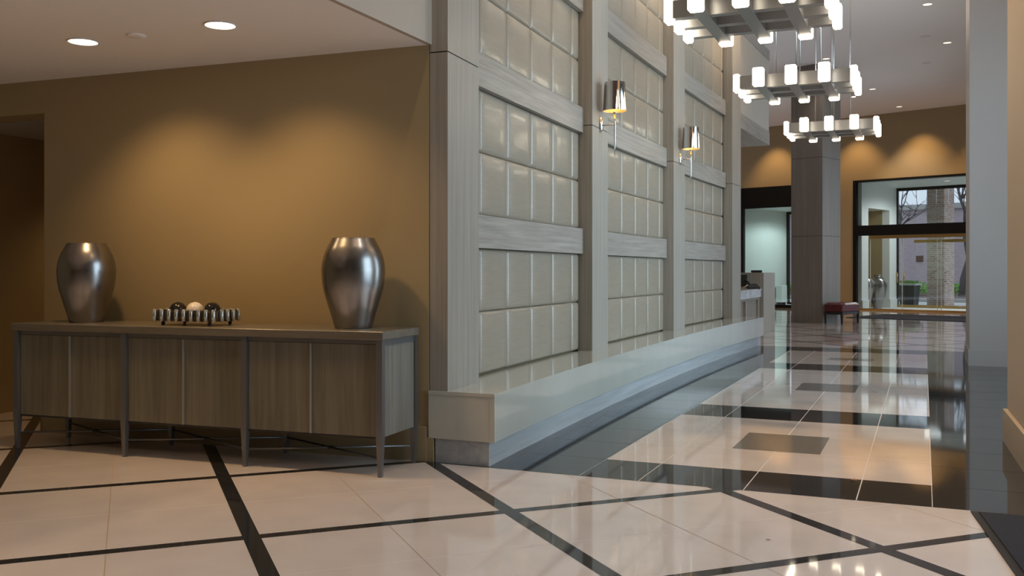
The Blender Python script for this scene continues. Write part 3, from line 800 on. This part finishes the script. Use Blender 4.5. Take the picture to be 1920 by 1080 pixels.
# ------------------------------------------------------------------ free-standing column, ottoman
CA = atan2(-.342, .94)
cc = empty('column', (-2.216, 23.905, 0), CA, 'thick square grey wood-clad column standing free in the far lobby', 'column')
s1, s2 = .80, .98
for (a, c) in ((.0, 2.085), (2.095, 3.965), (3.975, Hc)):
    MB().box(-s1, 0, 0, s2, a, c, 'wood_far').build('cladding', 'wood_far', cc)
MB().box(-s1 + .01, -.01, .01, s2 - .01, 2.08, 3.98, 'dark_cushion').build('core', 'dark_cushion', cc)
MB().box(-s1 - .006, .006, -.006, s2 + .006, 0, .20, 'wood_far').build('skirting', 'wood_far', cc)
ot = empty('ottoman', (-1.737, 23.615, 0), CA, 'oxblood leather ottoman with black legs beside the free-standing column', 'ottoman')
oL, oW = .95, .46
m = MB(); nx, ny = 18, 10; vs = []; fs = []
for i in range(nx + 1):
    for j in range(ny + 1):
        u, v = i / nx, j / ny
        z = .46 + .045 * (min(1, 8 * min(u, 1 - u, v, 1 - v)) ** .5) - .012 * (abs(sin(u * pi * 4)) < .12 or abs(sin(v * pi * 7)) < .12)
        vs.append((-oW * u, oL * v, z))
for i in range(nx):
    for j in range(ny): fs.append((i * (ny + 1) + j, (i + 1) * (ny + 1) + j, (i + 1) * (ny + 1) + j + 1, i * (ny + 1) + j + 1))
m.add(vs, fs, 'leather', True); m.box(-oW, 0, 0, oL, .285, .462, 'leather', bev=.02); m.build('seat_cushion', 'leather', ot)
MB().box(-oW + .01, -.01, .01, oL - .01, .225, .285, 'black_wood').build('apron', 'black_wood', ot)
for x in (-oW + .03, -.03):
    for y in (.03, oL - .03):
        q = MB(); a, b_ = .03, .018
        taper(q, b_, a, 0, .285, 'black_wood'); q = q.build('leg', 'black_wood', ot); q.location = (x, y, 0)

# ------------------------------------------------------------------ reception desk and canopy box
dk = empty('reception_desk', (-2.93, 18., 0), 0, 'reception desk with pale stone counter beyond the last pilaster', 'desk')
def dkb(mb, n, mt): o = mb.build(n, mt, dk); o.location = -Vector(dk.location); return o
dkb(MB().box(-3.75, -2.92, 16.7, 19.25, .87, .905, 'marble', bev=.004), 'countertop', 'marble')
dkb(MB().box(-3.0, -2.93, 16.7, 19.22, .745, .87, 'marble'), 'counter_edge', 'marble')
dkb(MB().box(-3.04, -3.0, 16.7, 19.22, .02, .745, 'wood_far'), 'front_panel', 'wood_far')
dkb(MB().box(-3.0, -2.95, 16.7, 19.22, .70, .745, 'wood_far'), 'front_rail', 'wood_far')
for y in (17.6, 19.05): dkb(MB().box(-3.0, -2.955, y, y + .10, 0, .70, 'wood_v'), 'post', 'wood_v')
dkb(MB().box(-3.42, -2.885, 19.25, 20.8, 0, 1.215, 'wood_v', bev=.003), 'end_panel', 'wood_v')
mo = empty('computer_monitor', (-3.37, 19.05, .905), .25, 'black computer monitor on the reception counter', 'monitor')
MB().box(-.20, .20, -.015, .015, .04, .27, 'black_plastic', bev=.006).build('screen', 'black_plastic', mo); MB().box(-.02, .02, .0, .03, .01, .10, 'black_plastic').box(-.1, .1, -.07, .09, 0, .012, 'black_plastic').build('stand', 'black_plastic', mo)
ph = empty('telephone', (-3.05, 18.90, .905), .5, 'black desk telephone with a curled cord on the stone counter', 'telephone')
T = Matrix.Rotation(radians(18), 4, 'X')
MB().box(-.12, .12, -.11, .11, .02, .07, 'black_plastic', T, bev=.01).build('phone_base', 'black_plastic', ph)
MB().tube([(-.10, -.1, .10), (-.09, -.05, .125), (-.09, .05, .15), (-.10, .10, .16)], [.026, .018, .018, .026], 10, 'black_plastic').build('handset', 'black_plastic', ph)
MB().tube([(-.12, -.1, .08), (-.2, -.12, .03), (-.22, -.02, .012), (-.16, .1, .012), (-.1, .12, .05)], .006, 6, plain('tan_cord', (.45, .34, .24), .5)).build('cord', None, ph) if False else MB().tube([(-.12, -.1, .08), (-.2, -.12, .03), (-.22, -.02, .012), (-.16, .1, .012), (-.1, .12, .05)], .006, 6, 'shade_in').build('cord', 'shade_in', ph)
o = MB().box(-.11, .11, -.1, .1, 0, .05, 'black_plastic', Matrix.Rotation(.2, 4, 'Z'), bev=.015).build('desk_tray', 'black_plastic'); o.location = (-3.14, 20.0, 1.216); tag(o, 'flat dark object lying on top of the desk end panel', 'desk item')
# canopy box above the desk
cx0, cy0, cx1, cy1 = -2.935, 16.5, -2.80, 19.35
cb_ = MB()
def canopy(z0, z1, out, m):
    cb = MB().prism([(cx0 + out, cy0), (cx1 + out, cy1 + out), (-6.3, cy1 + .25 + out), (-6.3, cy0)], z0, z1, m); return cb
cn_ = empty('desk_canopy', (-2.9, 18, 3.7), 0, 'white boxed canopy with wood trim hanging over the reception desk', 'canopy')
for (z0, z1, out, m, n) in ((3.72, 3.98, .012, 'wood_h', 'lower_trim'), (3.98, 5.38, 0, 'warm_white', 'fascia'), (5.38, 5.58, .012, 'wood_h', 'top_trim')):
    o = canopy(z0, z1, out, m).build(n, m, cn_); o.location = -Vector(cn_.location)
for hx in (-3.4, -5.5):
    for hy in (17.3, 18.9):
        o = MB().tube([(hx, hy, 5.58), (hx, hy, Hc)], .02, 8, 'alu').build('hanger', 'alu', cn_); o.location = -Vector(cn_.location)

# ------------------------------------------------------------------ chandeliers
def make_chandelier():
    r = empty('chandelier', (0, 0, 0))
    pit = .335; hw = .052; bz0, bz1 = .018, .175
    ext = .575
    for i in (-1, 0, 1):
        MB().box(i * pit - hw, i * pit + hw, -ext, ext, bz0, bz1, 'alu', bev=.002).build('beam', 'alu', r)
        # crossing bars fill between the long beams
        m = MB()
        for (a, c) in ((-ext, -pit - hw), (-pit + hw, -hw), (hw, pit - hw), (pit + hw, ext)):
            m.box(a, c, i * pit - hw * .8, i * pit + hw * .8, bz0 + .012, bz1 - .004, 'alu')
        m.build('cross_bar', 'alu', r)
        for sg in (-1, 1):
            for (x, y) in ((i * pit, sg * (ext + .035)), (sg * (ext + .035), i * pit)):
                MB().box(x - .058, x + .058, y - .035 - .02, y + .035, 0, .195, 'glow', bev=.012).build('light_block', 'glow', r) if y and abs(y) > ext else MB().box(x - .035, x + .035, y - .058, y + .058, 0, .195, 'glow', bev=.012).build('light_block', 'glow', r)
    for (x, y) in ((-.24, 0), (.24, 0), (0, -.17), (0, .17)):
        MB().tube([(x, y, bz1 - .01), (x, y, Hc - 3.22)], .0085, 8, 'alu').build('hanging_rod', 'alu', r)
    MB().box(-.30, .30, -.22, .22, Hc - 3.22 - .03, Hc - 3.22, 'alu').build('ceiling_plate', 'alu', r)
    return r
labs = ['nearest chandelier of glowing blocks, cut off by the top of the picture', 'middle chandelier of glowing blocks, second in the row', 'farthest and lowest-looking chandelier of glowing blocks']
for i, (x, y) in enumerate(((-1.255, 7.87), (-1.285, 11.06), (-1.22, 14.72))):
    if i == 0: ch = make_chandelier(); cf = ch
    else: ch = copy_tree(cf)
    ch.location = (x, y, 3.22); tag(ch, labs[i], 'chandelier', 'chandeliers along the hall')

# hall ceiling lights
hl = [((.064, 19.417), 1, 'topmost on the right'), ((.468, 22.852), 1, 'second below it, nearest the right pier'), ((-2.092, 23.462), 1, 'beside the hanging rods of the middle chandelier'), ((-1.281, 27.882), 1, 'third one down toward the far wall'), ((-.679, 31.186), 1, 'closest to the far wall')]
for (p, on, lab) in hl: downlight(p[0], p[1], Hc, .085, 'down_glow_hall', 'recessed downlight in the tall hall ceiling, ' + lab, 'hall ceiling downlights')
for p, lab in (((.07, 24.889), 'pale round speaker disk in the tall ceiling beside the downlights'), ((.031, 22.047), 'faint round sprinkler cover in the tall ceiling above the speaker disk')):
    o = MB().lathe([(.001, -.01), (.09, -.01), (.10, 0), (.001, 0)], 24, 'white_trim', cap=False).build('ceiling_disk', 'white_trim'); o.location = (*p, Hc); tag(o, lab, 'ceiling fitting')
sp = empty('spotlight', (-1.70, 26.8, Hc), 0, 'small ceiling spotlight pointing down above the farthest chandelier', 'spotlight')
MB().box(-.06, .06, -.06, .06, -.05, 0, 'white_trim').build('mount', 'white_trim', sp); MB().tube([(0, 0, -.05), (0, 0, -.18)], .02, 8, 'white_trim').build('stem', 'white_trim', sp)
MB().lathe([(.06, 0), (.075, .05), (.055, .2)], 20, 'white_trim', Matrix.Translation((0, 0, -.36))).build('head', 'white_trim', sp); MB().lathe([(.001, -.002), (.05, -.002), (.05, -.008), (.001, -.008)], 20, 'down_glow', Matrix.Translation((0, 0, -.36)), cap=False).build('lamp', 'down_glow', sp)

# ------------------------------------------------------------------ mats and small things
mt = MB(); mt.prism([(.223, 5.515), (2.35, 5.545), (2.40, 3.0), (.52, 2.9)], .001, .006, 'mat_edge'); mt.prism([(.262, 5.48), (2.31, 5.51), (2.35, 3.04), (.555, 2.94)], .006, .013, 'mat')
tag(mt.build('entrance_mat'), 'dark charcoal entrance mat at the lower right on the cream floor', 'mat')
mt = MB(); mt.box(1.9, 5.0, -5.2, -2.5, .001, .012, 'mat')
tag(fbuild(mt, 'entrance_mat'), 'dark mat on the floor just inside the far glass entrance', 'mat')
m = MB(); m.add([(-.02, -.008, .004), (.0, -.012, .010), (.022, .0, .005), (.004, .012, .014), (-.016, .010, .004)], [(0, 1, 3, 4), (1, 2, 3)], 'dry_leaf')
o = m.build('dry_leaf', 'dry_leaf'); o.location = (-.382, 6.05, 0); tag(o, 'tiny dry brown leaf on the black border tile', 'leaf')
m = MB(); m.add([(-.016, .003, .001), (-.004, -.002, .005), (.016, -.003, .001), (.002, .003, .003)], [(0, 1, 2, 3)], 'dry_leaf')
o = m.build('leaf_scrap', 'dry_leaf'); o.location = (-.662, 4.564, 0.001); tag(o, 'thin brown scrap lying on a cream tile in the foreground', 'leaf')

# ------------------------------------------------------------------ lights
WARM = (1., .64, .30)
for x in (-4.999, -3.902):
    spot('soffit_spot_and_fill', (x, 4.62, 2.72), (x + .1, 5.35, 0.9), 72, WARM, 105, .9, .08)
for (x, y) in ((-5.2, 2.3), (-3.9, 2.3), (-3.9, .2)): spot('soffit_spot_and_fill', (x, y, 2.71), (x, y, 0), 55, (1., .74, .48), 120, .8, .08)  # unseen extra spots, added to brighten floor, cabinet front and low ceiling
spot('passage_spot', (-6.95, 7.3, 2.43), (-7.3, 6.9, 0), 30, WARM, 100, .8, .05)
for px in (1437, 1592, 1712, 1850):
    xl, t = far_hit(px, -.75); q = fp(xl, -.85, Hc - .03); q2 = fp(xl, -.15, 2.6)
    spot('wall_washer', q, q2, 160, (1., .62, .28), 82, .75, .06)
for (p, on, lab) in hl: spot('hall_spot', (p[0], p[1], Hc - .02), (p[0], p[1], 0), 60 if 22 < p[1] < 24 and p[0] < -1 else 230, (1., .84, .70), 90, .7, .08)
for y in (3.0, 6.5, 10.5, 14.5): spot('upper_panel_fill', (-1.95, y + 1.2, Hc - .03), (-3.05, y + 1.4, 4.7), 150, (1., .68, .38), 80, .9, .1)  # unseen spots added to warm the upper padded panels
for y in (1., 4.6): spot('near_floor_fill', (-.4, y, Hc - .03), (-.4, y, 0), 230, (1., .85, .72), 80, .9, .1)  # unseen spots added for more light on the near floor
spot('pier_spot', (-.35, 7.1, Hc - .03), (.6, 7.2, 2.8), 620, (1., .70, .42), 75, .9, .1)
for (x, y) in ((-1.255, 7.87), (-1.285, 11.06), (-1.22, 14.72)):
    spot('hall_ceiling_fill', (x, y, 3.95), (x, y, 6.), 140, (1., .86, .72), 165, .5, .12)  # added fill above each chandelier, brightens the ceiling; not part of the fitting
COOL = (.65, .82, 1.)
for (a, c, P_) in ((3.2, 6.3, 150), (8.5, 13.5, 440), (15.8, 21.5, 190), (23.0, 28.5, 110)):
    area('daylight', (2.95, (a + c) / 2, 2.35), (-1, (a + c) / 2, 2.1), c - a, 4.3, P_, COOL)
for vx in (1.7, 2.9, 4.0):
    q = fp(vx, 1.6, 4.0); spot('vestibule_fill', q, (q.x, q.y, 0), 110, (.97, .98, 1.), 165, .3, .25)  # added fill standing in for daylight, set apart from the modelled downlights
q = fp(-2.4, 1.7, 3.4); spot('lobby_fill', q, (q.x, q.y, 0), 210, (.80, .97, .97), 165, .3, .3)  # added cool fill to lift the side lobby; no fitting here

W = bpy.data.worlds.new('world'); scn.world = W; W.use_nodes = True
bg = W.node_tree.nodes['Background']; bg.inputs[0].default_value = (.78, .76, .92, 1); bg.inputs[1].default_value = 1.0

scn.view_settings.view_transform = 'Standard'; scn.view_settings.look = 'None'
scn.view_settings.exposure = 0.2; scn.view_settings.gamma = 1.; scn.view_settings.use_curve_mapping = False
